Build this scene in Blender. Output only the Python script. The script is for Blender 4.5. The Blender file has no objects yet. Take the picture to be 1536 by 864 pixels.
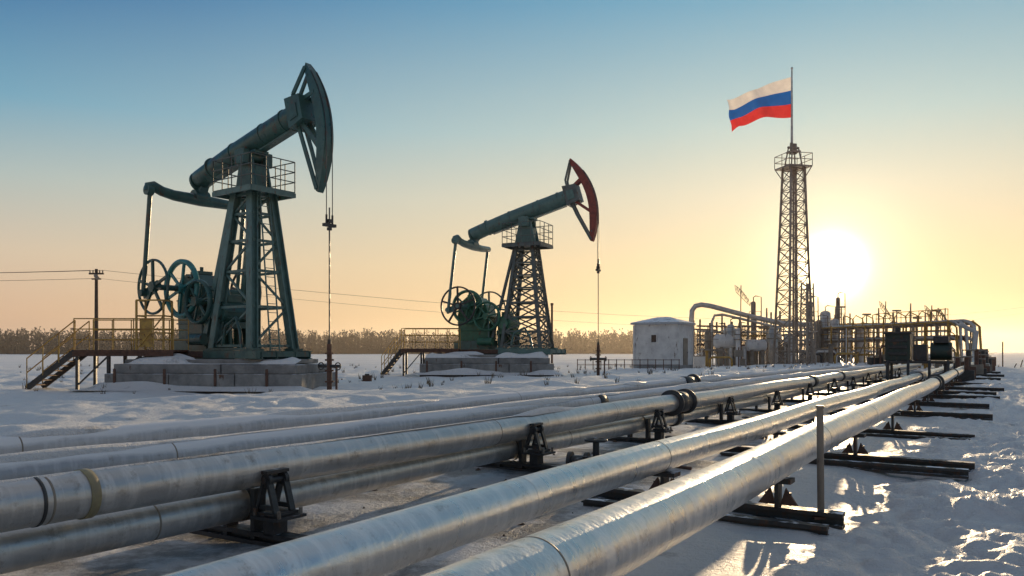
import bpy, math, random
import numpy as np
from mathutils import Vector, Matrix
random.seed(7)
R = math.radians
H = 1.3            # camera height
F = 1195.0         # focal length in photo pixels (used to survey sizes/positions)
def S(px, py, Y):  # surveyed point: bearing/elevation at a real distance Y
    return Vector(((px-768)/F*Y, Y, H+(527-py)/F*Y))
scene = bpy.context.scene

# ------------------------------------------------------------------ materials
def new_mat(name):
    m = bpy.data.materials.new(name); m.use_nodes = True
    nt = m.node_tree
    return m, nt, nt.nodes['Principled BSDF']
def noise(nt, vec, scale, detail=5, rough=.6):
    n = nt.nodes.new('ShaderNodeTexNoise')
    n.inputs['Scale'].default_value = scale; n.inputs['Detail'].default_value = detail
    n.inputs['Roughness'].default_value = rough
    nt.links.new(vec, n.inputs['Vector']); return n.outputs['Fac']
def ramp(nt, fac, stops):
    r = nt.nodes.new('ShaderNodeValToRGB')
    e = r.color_ramp.elements
    while len(e) < len(stops): e.new(0.5)
    for i, (p, c) in enumerate(stops):
        e[i].position = p
        e[i].color = (c, c, c, 1) if isinstance(c, (int, float)) else (*c, 1)
    nt.links.new(fac, r.inputs['Fac']); return r.outputs['Color']
def mix(nt, fac, a, b):
    m = nt.nodes.new('ShaderNodeMix'); m.data_type = 'RGBA'
    for s, v in ((m.inputs[0], fac), (m.inputs[6], a), (m.inputs[7], b)):
        if isinstance(v, tuple): s.default_value = (*v, 1) if len(v) == 3 else v
        elif isinstance(v, (int, float)): s.default_value = v
        else: nt.links.new(v, s)
    return m.outputs[2]
def math_(nt, op, a, b=None, clamp=False):
    m = nt.nodes.new('ShaderNodeMath'); m.operation = op; m.use_clamp = clamp
    for i, v in enumerate((a, b)):
        if v is None: continue
        if isinstance(v, (int, float)): m.inputs[i].default_value = v
        else: nt.links.new(v, m.inputs[i])
    return m.outputs[0]
def objco(nt, scale=None):
    tc = nt.nodes.new('ShaderNodeTexCoord')
    if scale is None: return tc.outputs['Object']
    mp = nt.nodes.new('ShaderNodeMapping'); mp.inputs['Scale'].default_value = scale
    nt.links.new(tc.outputs['Object'], mp.inputs['Vector']); return mp.outputs['Vector']
def bump(nt, h, strength, dist, bsdf):
    b = nt.nodes.new('ShaderNodeBump'); b.inputs['Strength'].default_value = strength
    b.inputs['Distance'].default_value = dist
    nt.links.new(h, b.inputs['Height']); nt.links.new(b.outputs['Normal'], bsdf.inputs['Normal'])

def paint(name, col, col2=None, rough=.5, metal=0., scale=3., rust=0., frost=0., bmp=.15):
    m, nt, b = new_mat(name)
    v = objco(nt)
    col2 = col2 or tuple(c*.55 for c in col)
    f = noise(nt, v, scale, 6, .65)
    c = mix(nt, ramp(nt, f, [(.35, 0.), (.65, 1.)]), col2, col)
    if rust:
        vs = objco(nt, (1, 1, .35))
        rf = ramp(nt, noise(nt, vs, scale*1.9, 8, .7), [(.62-rust*.2, 0.), (.70-rust*.15, 1.)])
        c = mix(nt, rf, c, (.10, .045, .022))
    if frost:
        g = nt.nodes.new('ShaderNodeNewGeometry'); sp = nt.nodes.new('ShaderNodeSeparateXYZ')
        nt.links.new(g.outputs['Normal'], sp.inputs[0])
        ff = math_(nt, 'MULTIPLY', ramp(nt, sp.outputs['Z'], [(.45, 0.), (.9, 1.)]),
                   ramp(nt, noise(nt, v, scale*1.3, 5), [(.62-frost*.3, 0.), (.72-frost*.3, 1.)]))
        c = mix(nt, ff, c, (.75, .78, .82))
    nt.links.new(c, b.inputs['Base Color'])
    b.inputs['Metallic'].default_value = metal
    rr = ramp(nt, noise(nt, v, scale*2.3, 4), [(.3, max(rough-.15, .05)), (.7, min(rough+.15, 1.))])
    nt.links.new(rr, b.inputs['Roughness'])
    if bmp: bump(nt, noise(nt, v, scale*8, 4), bmp, .01, b)
    return m

def pipe_mat(name, base, dark, frost, metal=.85, rough=.34):
    m, nt, b = new_mat(name)
    v = objco(nt); vl = objco(nt, (1., .35, 1.)); vs = objco(nt, (1., 6., 1.))
    cl = noise(nt, vl, 1.6, 6, .6)
    st = noise(nt, vs, 2.5, 5, .6)
    c = mix(nt, ramp(nt, cl, [(.3, 0.), (.7, 1.)]), dark, base)
    c = mix(nt, math_(nt, 'MULTIPLY', ramp(nt, st, [(.48, 0.), (.62, 1.)]), .45), c, tuple(x*1.3 for x in base))
    gr = ramp(nt, noise(nt, v, 9., 8, .75), [(.55, 0.), (.70, 1.)])
    c = mix(nt, math_(nt, 'MULTIPLY', gr, .55), c, (.17, .125, .08))
    g = nt.nodes.new('ShaderNodeNewGeometry'); sp = nt.nodes.new('ShaderNodeSeparateXYZ')
    nt.links.new(g.outputs['Normal'], sp.inputs[0])
    fr = math_(nt, 'ADD', ramp(nt, sp.outputs['Z'], [(.15, 0.), (1., .42)]), math_(nt, 'MULTIPLY', noise(nt, vl, 2.7, 8, .65), .6))
    ff = ramp(nt, fr, [(.80-frost*.5, 0.), (.92-frost*.45, 1.)])
    ff = math_(nt, 'MULTIPLY', ff, min(1., .45+frost*.6))
    c = mix(nt, ff, c, (.75, .75, .75))
    nt.links.new(c, b.inputs['Base Color'])
    nt.links.new(math_(nt, 'SUBTRACT', metal, math_(nt, 'MULTIPLY', ff, metal)), b.inputs['Metallic'])
    rr = math_(nt, 'ADD', ramp(nt, st, [(.3, rough-.10), (.7, rough+.14)]), math_(nt, 'MULTIPLY', ff, .25))
    nt.links.new(rr, b.inputs['Roughness'])
    hh = math_(nt, 'ADD', math_(nt, 'MULTIPLY', noise(nt, vl, 5, 3), 1.), math_(nt, 'MULTIPLY', noise(nt, v, 40, 4), .25))
    hh = math_(nt, 'ADD', hh, math_(nt, 'MULTIPLY', ff, .4))
    bump(nt, hh, .55, .015, b)
    return m

def snow_mat():
    m, nt, b = new_mat('snow')
    v = objco(nt)
    sp = nt.nodes.new('ShaderNodeSeparateXYZ'); nt.links.new(v, sp.inputs[0])
    u = math_(nt, 'SUBTRACT', math_(nt, 'MULTIPLY', sp.outputs['X'], .853), math_(nt, 'MULTIPLY', sp.outputs['Y'], .522))
    cor = math_(nt, 'MULTIPLY', ramp(nt, math_(nt, 'MULTIPLY', math_(nt, 'ADD', u, 8.), .125), [(.12, 0.), (.35, 1.), (.66, 1.), (.80, 0.)]), .20)
    big = noise(nt, v, .10, 3); n1 = noise(nt, v, 1.1, 8, .7)
    dm = ramp(nt, math_(nt, 'ADD', n1, cor), [(.62, 0.), (.76, 1.)])
    c = mix(nt, ramp(nt, big, [(.35, 0.), (.65, 1.)]), (.89, .88, .86), (.83, .825, .815))
    c = mix(nt, math_(nt, 'MULTIPLY', dm, .8), c, (.13, .11, .095))
    far = ramp(nt, noise(nt, objco(nt, (.35, 1.6, 1)), .12, 7, .7), [(.58, 0.), (.66, 1.)])
    yfar = ramp(nt, math_(nt, 'MULTIPLY', sp.outputs['Y'], .01), [(.40, 0.), (.60, 1.)])
    c = mix(nt, math_(nt, 'MULTIPLY', math_(nt, 'MULTIPLY', far, yfar), .7), c, (.30, .24, .19))
    nt.links.new(c, b.inputs['Base Color'])
    b.inputs['Roughness'].default_value = .5
    b.inputs['Specular IOR Level'].default_value = .4
    h = math_(nt, 'ADD', noise(nt, v, 4.5, 8, .66), math_(nt, 'MULTIPLY', noise(nt, v, 22, 7, .7), .5))
    bump(nt, h, .9, .12, b)
    return m

M = {}
M['snow'] = snow_mat()
M['pipe'] = pipe_mat('galvanised_cladding', (.73, .71, .68), (.56, .55, .53), .16, .82, .33)
M['pipe_old'] = pipe_mat('weathered_cladding', (.62, .60, .57), (.45, .44, .42), .28, .72, .40)
M['pipe_frost'] = pipe_mat('frosted_cladding', (.50, .50, .51), (.38, .38, .40), .85, .3, .5)
M['black'] = paint('black_steel', (.045, .045, .045), rough=.5, scale=8, rust=.25, frost=.05)
M['sleeper'] = paint('sleeper_steel', (.06, .055, .05), rough=.6, scale=6, rust=.5, frost=.45)
M['dteal'] = paint('dark_teal_paint', (.046, .120, .108), (.030, .075, .072), rough=.38, scale=2.2, rust=.25, frost=.02)
M['dteal2'] = paint('grey_teal_paint', (.11, .20, .185), (.075, .14, .13), rough=.42, scale=2.5, rust=.25)
M['teal'] = paint('teal_paint', (.05, .27, .27), (.04, .18, .18), rough=.42, scale=3, rust=.25)
M['green'] = paint('green_paint', (.055, .19, .12), (.04, .12, .08), rough=.45, scale=3, rust=.3)
M['dgreen'] = paint('dark_green_paint', (.022, .045, .035), (.015, .028, .024), rough=.5, scale=3, rust=.3)
M['lgrey'] = paint('lattice_grey', (.12, .145, .14), (.075, .09, .085), rough=.5, scale=4, rust=.3)
M['red'] = paint('red_rusty_paint', (.30, .065, .045), (.15, .04, .03), rough=.5, scale=4, rust=.1)
M['yellow'] = paint('yellow_paint', (.50, .31, .06), (.30, .18, .06), rough=.55, scale=5, rust=.4)
M['rust'] = paint('rusty_steel', (.16, .08, .05), (.08, .045, .032), rough=.75, scale=6)
M['concrete'] = paint('concrete', (.30, .29, .27), (.16, .155, .15), rough=.85, scale=1.6, rust=.06, frost=.45, bmp=.6)
M['white'] = paint('white_paint', (.68, .67, .64), (.50, .49, .48), rough=.6, scale=1.5, rust=.08)
M['roof'] = paint('roof_sheet', (.40, .42, .45), (.3, .32, .34), rough=.5, scale=2, frost=.8)
M['glass'] = paint('dark_glass', (.02, .025, .03), rough=.15, scale=2, bmp=0)
M['silver'] = paint('silver_paint', (.55, .53, .50), (.36, .35, .33), rough=.4, metal=.5, scale=3)
M['ind'] = paint('industrial_grey', (.27, .23, .18), (.17, .14, .11), rough=.55, scale=2, rust=.2)
M['tower'] = paint('hazed_tower_paint', (.34, .28, .22), (.23, .18, .14), rough=.5, scale=2, rust=.15)  # lighter brown, with the haze over the tower put into its base colour
M['wood'] = paint('weathered_wood', (.10, .07, .05), (.05, .035, .025), rough=.85, scale=6)
M['wire'] = paint('wire', (.06, .055, .05), rough=.6, bmp=0)
M['bark'] = paint('bare_trees', (.062, .050, .044), (.038, .032, .030), rough=.9, scale=.05, bmp=0)
M['tuft'] = paint('dry_grass', (.18, .14, .09), (.11, .085, .055), rough=.9, scale=5, bmp=0)
M['rope'] = paint('steel_cable', (.12, .12, .12), rough=.4, metal=.6, bmp=0)
M['brass'] = paint('worn_yellow_band', (.36, .31, .16), (.24, .2, .12), rough=.5, scale=7, rust=.1)

# ------------------------------------------------------------------ mesh builder
class B:
    def __init__(s): s.v=[]; s.f=[]; s.m=[]; s.s=[]; s.mats=[]
    def mi(s, m):
        if m not in s.mats: s.mats.append(m)
        return s.mats.index(m)
    def add(s, vs, fs, m, sm=False):
        o=len(s.v); s.v += [tuple(v) for v in vs]; k=s.mi(m)
        for f in fs:
            s.f.append([i+o for i in f]); s.m.append(k); s.s.append(sm)
    def box(s, c, size, m, rot=None):
        c=Vector(c); hx,hy,hz=[a/2 for a in size]
        vs=[Vector((x,y,z)) for x in(-hx,hx) for y in(-hy,hy) for z in(-hz,hz)]
        if rot is not None: vs=[rot@v for v in vs]
        s.add([v+c for v in vs],[(0,1,3,2),(4,6,7,5),(0,4,5,1),(2,3,7,6),(0,2,6,4),(1,5,7,3)],m)
    def bbox(s, a, b, m):
        a=Vector(a); b=Vector(b); s.box((a+b)/2,[abs(q) for q in (b-a)],m)
    def basis(s, d):
        d=d.normalized(); up=Vector((0,0,1)) if abs(d.z)<.95 else Vector((0,1,0))
        x=d.cross(up).normalized(); y=x.cross(d).normalized(); return d,x,y
    def beam(s, p0, p1, w, h, m):
        p0=Vector(p0); p1=Vector(p1); d,x,y=s.basis(p1-p0)
        vs=[p+x*a*w/2+y*b*h/2 for p in(p0,p1) for a,b in((-1,-1),(1,-1),(1,1),(-1,1))]
        s.add(vs,[(3,2,1,0),(4,5,6,7),(0,1,5,4),(1,2,6,5),(2,3,7,6),(3,0,4,7)],m)
    def ibeam(s, p0, p1, w, h, m, t=.03):
        p0=Vector(p0); p1=Vector(p1); d,x,y=s.basis(p1-p0)
        s.beam(p0,p1,t,h-2*t,m)
        s.beam(p0+y*(h/2-t/2),p1+y*(h/2-t/2),w,t,m); s.beam(p0-y*(h/2-t/2),p1-y*(h/2-t/2),w,t,m)
    def path(s, pts, r, m, n=10, caps=True):
        pts=[Vector(p) for p in pts]; rs=r if isinstance(r,(list,tuple)) else [r]*len(pts)
        vs=[]; X=None
        for i,p in enumerate(pts):
            a=pts[max(i-1,0)]; b=pts[min(i+1,len(pts)-1)]
            d=(b-a).normalized()
            if X is None: _,X,_=s.basis(d)
            X=(X-d*X.dot(d)).normalized(); Y=d.cross(X)
            for k in range(n):
                t=2*math.pi*k/n; vs.append(p+(X*math.cos(t)+Y*math.sin(t))*rs[i])
        fs=[]
        for i in range(len(pts)-1):
            for k in range(n):
                k2=(k+1)%n; fs.append((i*n+k,i*n+k2,(i+1)*n+k2,(i+1)*n+k))
        s.add(vs,fs,m,True)
        if caps:
            L=len(pts)-1
            s.add([vs[k] for k in range(n)],[tuple(range(n))[::-1]],m)
            s.add([vs[L*n+k] for k in range(n)],[tuple(range(n))],m)
    def tube(s, p0, p1, r, m, n=10, r1=None):
        s.path([p0,p1],[r,r if r1 is None else r1],m,n)
    def ring(s, c, axis, Rr, r, m, n=36, k=6, w=None):
        c=Vector(c); d,x,y=s.basis(Vector(axis)); w=w or r
        vs=[];fs=[]
        for i in range(n):
            t=2*math.pi*i/n; rad=x*math.cos(t)+y*math.sin(t)
            for j in range(k):
                q=2*math.pi*(j+.5)/k; vs.append(c+rad*(Rr+r*math.cos(q))+d*w*math.sin(q))
        for i in range(n):
            for j in range(k):
                i2=(i+1)%n;j2=(j+1)%k; fs.append((i*k+j,i2*k+j,i2*k+j2,i*k+j2))
        s.add(vs,fs,m,True)
    def wheel(s, c, axis, Rr, r, m, spokes=5, hub=.16, ph=0., w=None, sw=.07):
        c=Vector(c); d,x,y=s.basis(Vector(axis)); s.ring(c,axis,Rr,r,m,w=w)
        hw=(w or r)*1.6
        s.tube(c-d*hw,c+d*hw,hub,m,14)
        for i in range(spokes):
            t=2*math.pi*i/spokes+ph; q=x*math.cos(t)+y*math.sin(t)
            s.beam(c+q*hub*.8,c+q*(Rr-r*.5),sw,sw,m)
    def prism(s, poly, o, ax, ay, ext, m):
        o=Vector(o);ax=Vector(ax);ay=Vector(ay);ext=Vector(ext);n=len(poly)
        a=[o+ax*p[0]+ay*p[1] for p in poly]; b=[p+ext for p in a]
        s.add(a+b,[tuple(range(n))[::-1],tuple(range(n,2*n))]+[(i,(i+1)%n,n+(i+1)%n,n+i) for i in range(n)],m)
    def obj(s, name, parent=None, loc=(0,0,0), rz=0., bevel=0.):
        me=bpy.data.meshes.new(name); me.from_pydata(s.v,[],s.f)
        for m in s.mats: me.materials.append(M[m])
        me.polygons.foreach_set('material_index',s.m); me.polygons.foreach_set('use_smooth',s.s)
        me.update()
        o=bpy.data.objects.new(name,me); scene.collection.objects.link(o)
        o.location=loc; o.rotation_euler=(0,0,rz)
        if parent: o.parent=parent
        if bevel:
            bv=o.modifiers.new('b','BEVEL'); bv.width=bevel; bv.segments=2; bv.limit_method='ANGLE'; bv.angle_limit=R(50)
        return o
def empty(name, loc=(0,0,0), rz=0.):
    o=bpy.data.objects.new(name,None); scene.collection.objects.link(o)
    o.location=loc; o.rotation_euler=(0,0,rz); o.empty_display_size=.5; return o

# ------------------------------------------------------------------ snow field
TH = math.atan(.6126); CT, ST = math.cos(TH), math.sin(TH)
def UV(u, s): return Vector((u*CT+s*ST, -u*ST+s*CT, 0))
_rng=np.random.RandomState(3); _tab=_rng.rand(256,256)
def vn(x,y):
    xi=np.floor(x).astype(int); yi=np.floor(y).astype(int); fx=x-xi; fy=y-yi
    fx=fx*fx*(3-2*fx); fy=fy*fy*(3-2*fy)
    a=_tab[xi%256,yi%256]; b=_tab[(xi+1)%256,yi%256]; c=_tab[xi%256,(yi+1)%256]; d=_tab[(xi+1)%256,(yi+1)%256]
    return (a*(1-fx)+b*fx)*(1-fy)+(c*(1-fx)+d*fx)*fy-.5
def ss(a,b,x):
    t=np.clip((x-a)/(b-a),0,1); return t*t*(3-2*t)
FOOT=[(-5.9+.32*i+.12*(i%2), 13.6+.75*i) for i in range(9)]+[(-4.2-.5*i, 16.0+.35*i+.2*(i%2)) for i in range(7)]
def gh(x,y):
    x=np.asarray(x,float); y=np.asarray(y,float)
    u=CT*x-ST*y; s=ST*x+CT*y
    z=.26*ss(-7.6,-9.6,u)*(1-ss(-13,-21,u))
    near=1-ss(40,140,np.hypot(x,y))
    cor=1-.6*ss(-8.2,-7.2,u)*(1-ss(-1.6,-.9,u))*(1-ss(40,60,s))
    z=z+near*cor*(.20*vn(x*.23+9,y*.23)+.16*vn(x*.7+3,y*.7+5)+.08*vn(x*1.9,y*1.9+8)+.03*vn(x*5.2,y*5.2))
    rough=ss(-1.5,-.6,u)*near
    z=z+rough*(.13*np.abs(vn(x*1.7+4,y*1.7))+.11*np.abs(vn(x*3.9,y*3.9+2))+.07*np.abs(vn(x*8,y*8))+.035*vn(x*15,y*15))-rough*.04
    z=z+ss(.5,3.5,u)*.10*near
    for (cx,cy) in FOOT:
        d2=(x-cx)**2+((y-cy)*.6)**2
        z=z-.10*np.exp(-d2/.05)+.04*np.exp(-d2/.22)
    z=z+(1-near)*.3*vn(x*.01,y*.01)*ss(140,400,np.hypot(x,y))
    return z-.02
ys=list(np.linspace(-14,2.6,26))
y=2.8
while y<2600: ys.append(y); y*=1.0095
ys=np.array(ys)
q=np.concatenate([np.linspace(-5,-1.15,14),np.linspace(-1.0,1.0,600),np.linspace(1.15,5,14)])
YY,QQ=np.meshgrid(ys,q,indexing='ij'); XX=QQ*(np.maximum(YY,0)+4)
ZZ=gh(XX,YY)
nr,nc=XX.shape
verts=np.stack([XX,YY,ZZ],-1).reshape(-1,3)
idx=np.arange(nr*nc).reshape(nr,nc)
faces=np.stack([idx[:-1,:-1],idx[:-1,1:],idx[1:,1:],idx[1:,:-1]],-1).reshape(-1,4)
me=bpy.data.meshes.new('snow_ground')
me.vertices.add(len(verts)); me.vertices.foreach_set('co',verts.ravel())
me.loops.add(faces.size); me.loops.foreach_set('vertex_index',faces.ravel())
me.polygons.add(len(faces)); me.polygons.foreach_set('loop_start',np.arange(0,faces.size,4)); me.polygons.foreach_set('loop_total',np.full(len(faces),4))
me.polygons.foreach_set('use_smooth',np.ones(len(faces),bool)); me.update(); me.validate()
me.materials.append(M['snow'])
scene.collection.objects.link(bpy.data.objects.new('snow_ground',me))
def gz(x,y): return float(gh(x,y))

# ------------------------------------------------------------------ pipelines (local x = across, y = along)
def pipeline(u,z,r,s0,s1,mat,seams=2.6,ph=0.,collars=(),wob=.012):
    b=B(); n=48; pts=[]; s=s0
    def at(s): return Vector((u+wob*math.sin(s*.31+ph),s,z+wob*.9*math.sin(s*.77+ph*2)))
    while s<=s1: pts.append(at(s)); s+=.4
    b.path(pts,r,mat,n)
    s=s0+ph%1.7+.3; k=0
    while s<min(s1,45) :
        b.path([at(s-.007),at(s-.004),at(s+.004),at(s+.007)],[r+.0002,r+.0014,r+.0014,r+.0002],'ind' if k%3 else mat,n,False)
        s+=seams*(.8+.45*((k*37)%10)/10); k+=1
    for (cs,cw,cr,cm) in collars:
        b.path([at(cs-cw),at(cs-cw*.9),at(cs+cw*.9),at(cs+cw)],[r+.002,r+cr,r+cr,r+.002],cm,n,False)
    return b.obj('oil_pipeline',rz=-TH)
pipeline(-1.48,.465,.151,-4,62,'pipe',2.9,.7,[(23.4,.22,.03,'black'),(23.9,.05,.07,'black'),(34,.2,.03,'black')])
pipeline(-2.41,.42,.130,-4,60,'pipe',2.6,1.9,[(31,.2,.03,'black')])
pipeline(-4.32,.50,.130,-4,56,'pipe_old',2.4,3.1,[(2.52,.028,.008,'brass'),(2.25,.010,.004,'black'),(12.05,.24,.035,'black'),(12.35,.03,.07,'black'),(11.75,.03,.07,'black'),(22.5,.2,.03,'black'),(27,.15,.03,'black')])
pipeline(-4.50,.25,.118,-4,56,'pipe_old',3.0,4.4,[(12.3,.1,.03,'black')])
pipeline(-6.14,.40,.13,-5,54,'pipe_frost',4.5,.4,[(13.0,.15,.02,'black')])
pipeline(-7.95,.37,.135,-6,52,'pipe_frost',5.0,5.2,[(23.0,.45,.05,'black'),(23.5,.05,.11,'black')])

def snow_ridge(u,z,r,s0,s1,w,seed):
    b=B(); vs=[];n=9;fs=[];s=s0;rows=0
    while s<s1:
        a=max(0,float(vn(np.array(s*.9+seed),np.array(seed*3.1)))*2+.25)
        e1=float(vn(np.array(s*3.1+seed),np.array(1.5)))*.35
        for k in range(n):
            t=-1+2*k/(n-1); ang=t*w*(.4+.6*min(a*1.5,1))*(1+e1*(1 if t>0 else -1)); hh=r-.006+(.045*a)*(1-t*t)
            vs.append((u+math.sin(ang)*hh,s,z+math.cos(ang)*hh))
        rows+=1; s+=.08
    for i in range(rows-1):
        for k in range(n-1): fs.append((i*n+k,i*n+k+1,(i+1)*n+k+1,(i+1)*n+k))
    b.add(vs,fs,'snow',True); return b.obj('snow_cap',rz=-TH)
snow_ridge(-4.32,.50,.134,1,11,.45,2)
snow_ridge(-6.14,.40,.134,0,30,.9,5)
snow_ridge(-7.95,.37,.139,0,30,1.0,8)

def clampring(b,u,s,z,r):
    b.path([(u,s-.035,z),(u,s+.035,z)],r+.012,'black',32,False)
def front_support(s,k,reach):
    b=B(); z0=gz(*UV(-1.2,s)[:2])
    b.ibeam((-3.1,s,z0+.07),(reach,s,z0+.045),.13,.12,'sleeper')
    if k<3: b.ibeam((-3.0,s-.34,z0+.03),(reach-.05,s-.36,z0+.02),.10,.10,'sleeper')
    for (u,z,r) in((-1.48,.465,.151),(-2.41,.42,.13)):
        zb=z-r
        b.box((u,s,zb-.02),(.22,.16,.035),'sleeper'); b.box((u,s,(zb+z0+.1)/2-.01),(.03,.13,max(zb-z0-.12,.02)),'sleeper')
        for q in(-1,1):
            b.prism([(0,0),(q*.13,0),(q*.04,.13)],(u+q*.02,s-.02,z0+.125),(1,0,0),(0,0,1),(0,.03,0),'rust')
            b.tube((u+q*.09,s,z0+.12),(u+q*.09,s,z0+.22),.012,'black',8)
    return b.obj('pipe_sleeper',rz=-TH)
ss_=[6.4,10.3,14.2,18.1,21.6,24.8,28.,31.2,34.5,38.,42.,46.,50.]
for k,s in enumerate(ss_): front_support(s,k,-1.0+.06*min(k,8)+(.55 if k>0 else 0)+(.15 if k%2 else 0))
def rear_support(s,k):
    b=B(); z0=gz(*UV(-4.2,s)[:2])
    b.ibeam((-5.0,s,z0+.04),(-3.75,s,z0+.04),.12,.09,'black')
    X=-4.17
    b.box((X,s,z0+.13),(.10,.12,.12),'black')
    b.box((X+.03,s,z0+.20),(.26,.26,.018),'black'); b.box((X+.03,s,z0+.225),(.17,.2,.02),'black')
    zb=z0+.235
    for dy in(-.07,.07):
        for q in(-1,1): b.beam((X+q*.085,s+dy,zb),(X+q*.02,s+dy,zb+.21),.022,.045,'black')
        b.box((X,s+dy,zb+.03),(.15,.02,.03),'black')
        b.tube((X,s+dy-.015,zb+.21),(X,s+dy+.015,zb+.21),.045,'black',14)
    b.tube((X,s-.1,zb+.21),(X,s+.1,zb+.21),.022,'black',12)
    b.box((X,s,zb+.265),(.06,.19,.022),'black')
    for dx in(-.09,.14):
        for dy in(-.095,.095): b.tube((X+dx,s+dy,z0+.2),(X+dx,s+dy,z0+.255),.013,'ind',8)
    b.box((-4.34,s,z0+.2),(.04,.10,.34),'black'); b.box((-4.62,s,z0+.15),(.04,.1,.26),'black')
    clampring(b,-4.50,s,.25,.118)
    b.tube((-3.75,s-.1,z0+.06),(-3.45,s-.35,z0+.03),.035,'sleeper',8)
    if k%2==1:
        b.ring((-3.6,s,z0+.16),(0,0,1),.09,.02,'black',18); b.tube((-3.6,s,z0),(-3.6,s,z0+.2),.03,'black',8)
    return b.obj('pipe_support',rz=-TH)
for k in range(12): rear_support(3.75+3.55*k,k)
for s in (11.2,14.8,18.4,22,26,30):
    b=B(); b.ibeam((-8.5,s,.12),(-5.5,s,.1),.14,.14,'black')
    for u in(-6.14,-7.95): b.box((u,s,.2),(.2,.12,.1),'black')
    b.obj('pipe_support',rz=-TH)
def ground_valve(u,s,sc):
    b=B(); 
    b.tube((-.28,0,.10),(.28,0,.10),.07,'black',14)
    for x in(-.28,-.1,.1,.28): b.tube((x-.02,0,.1),(x+.02,0,.1),.11,'black',16)
    b.tube((0,0,.1),(0,0,.34),.035,'black',10); b.ring((0,0,.34),(0,0,1),.11,.014,'black',20)
    b.beam((-.1,0,.34),(.1,0,.34),.02,.02,'black'); b.beam((0,-.1,.34),(0,.1,.34),.02,.02,'black')
    b.box((0,0,.02),(.5,.25,.04),'sleeper')
    o=b.obj('gate_valve'); p=UV(u,s); o.location=(p.x,p.y,gz(p.x,p.y)); o.rotation_euler=(0,0,-TH+.2); o.scale=(sc,)*3
ground_valve(-3.62,7.6,1.); ground_valve(-3.4,9.3,.8); ground_valve(-3.3,12.4,.9); ground_valve(-3.5,5.2,.6); ground_valve(-3.2,15.5,.9)
b=B()
for (u,s,a) in((-3.4,6.2,.3),(-3.3,8.5,-.5),(-3.6,10.0,.2),(-3.2,4.7,.9),(-3.7,3.2,.5)):
    p=UV(u,s); z=gz(p.x,p.y)+.02; b.path([(p.x-.35*math.cos(a),p.y-.35*math.sin(a),z),(p.x,p.y+.03,z+.02),(p.x+.4*math.cos(a),p.y+.4*math.sin(a),z)],.018,'rust',8)
b.obj('scrap_rods')
b=B(); p=UV(-1.17,6.45); z0=gz(p.x,p.y)-.1
b.tube((p.x,p.y,z0),(p.x-.01,p.y,.87),.026,'ind',14); b.tube((p.x-.01,p.y,.86),(p.x-.01,p.y,.885),.031,'ind',14)
b.box((p.x,p.y,z0+.16),(.16,.16,.02),'rust')
b.obj('steel_post')

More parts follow.
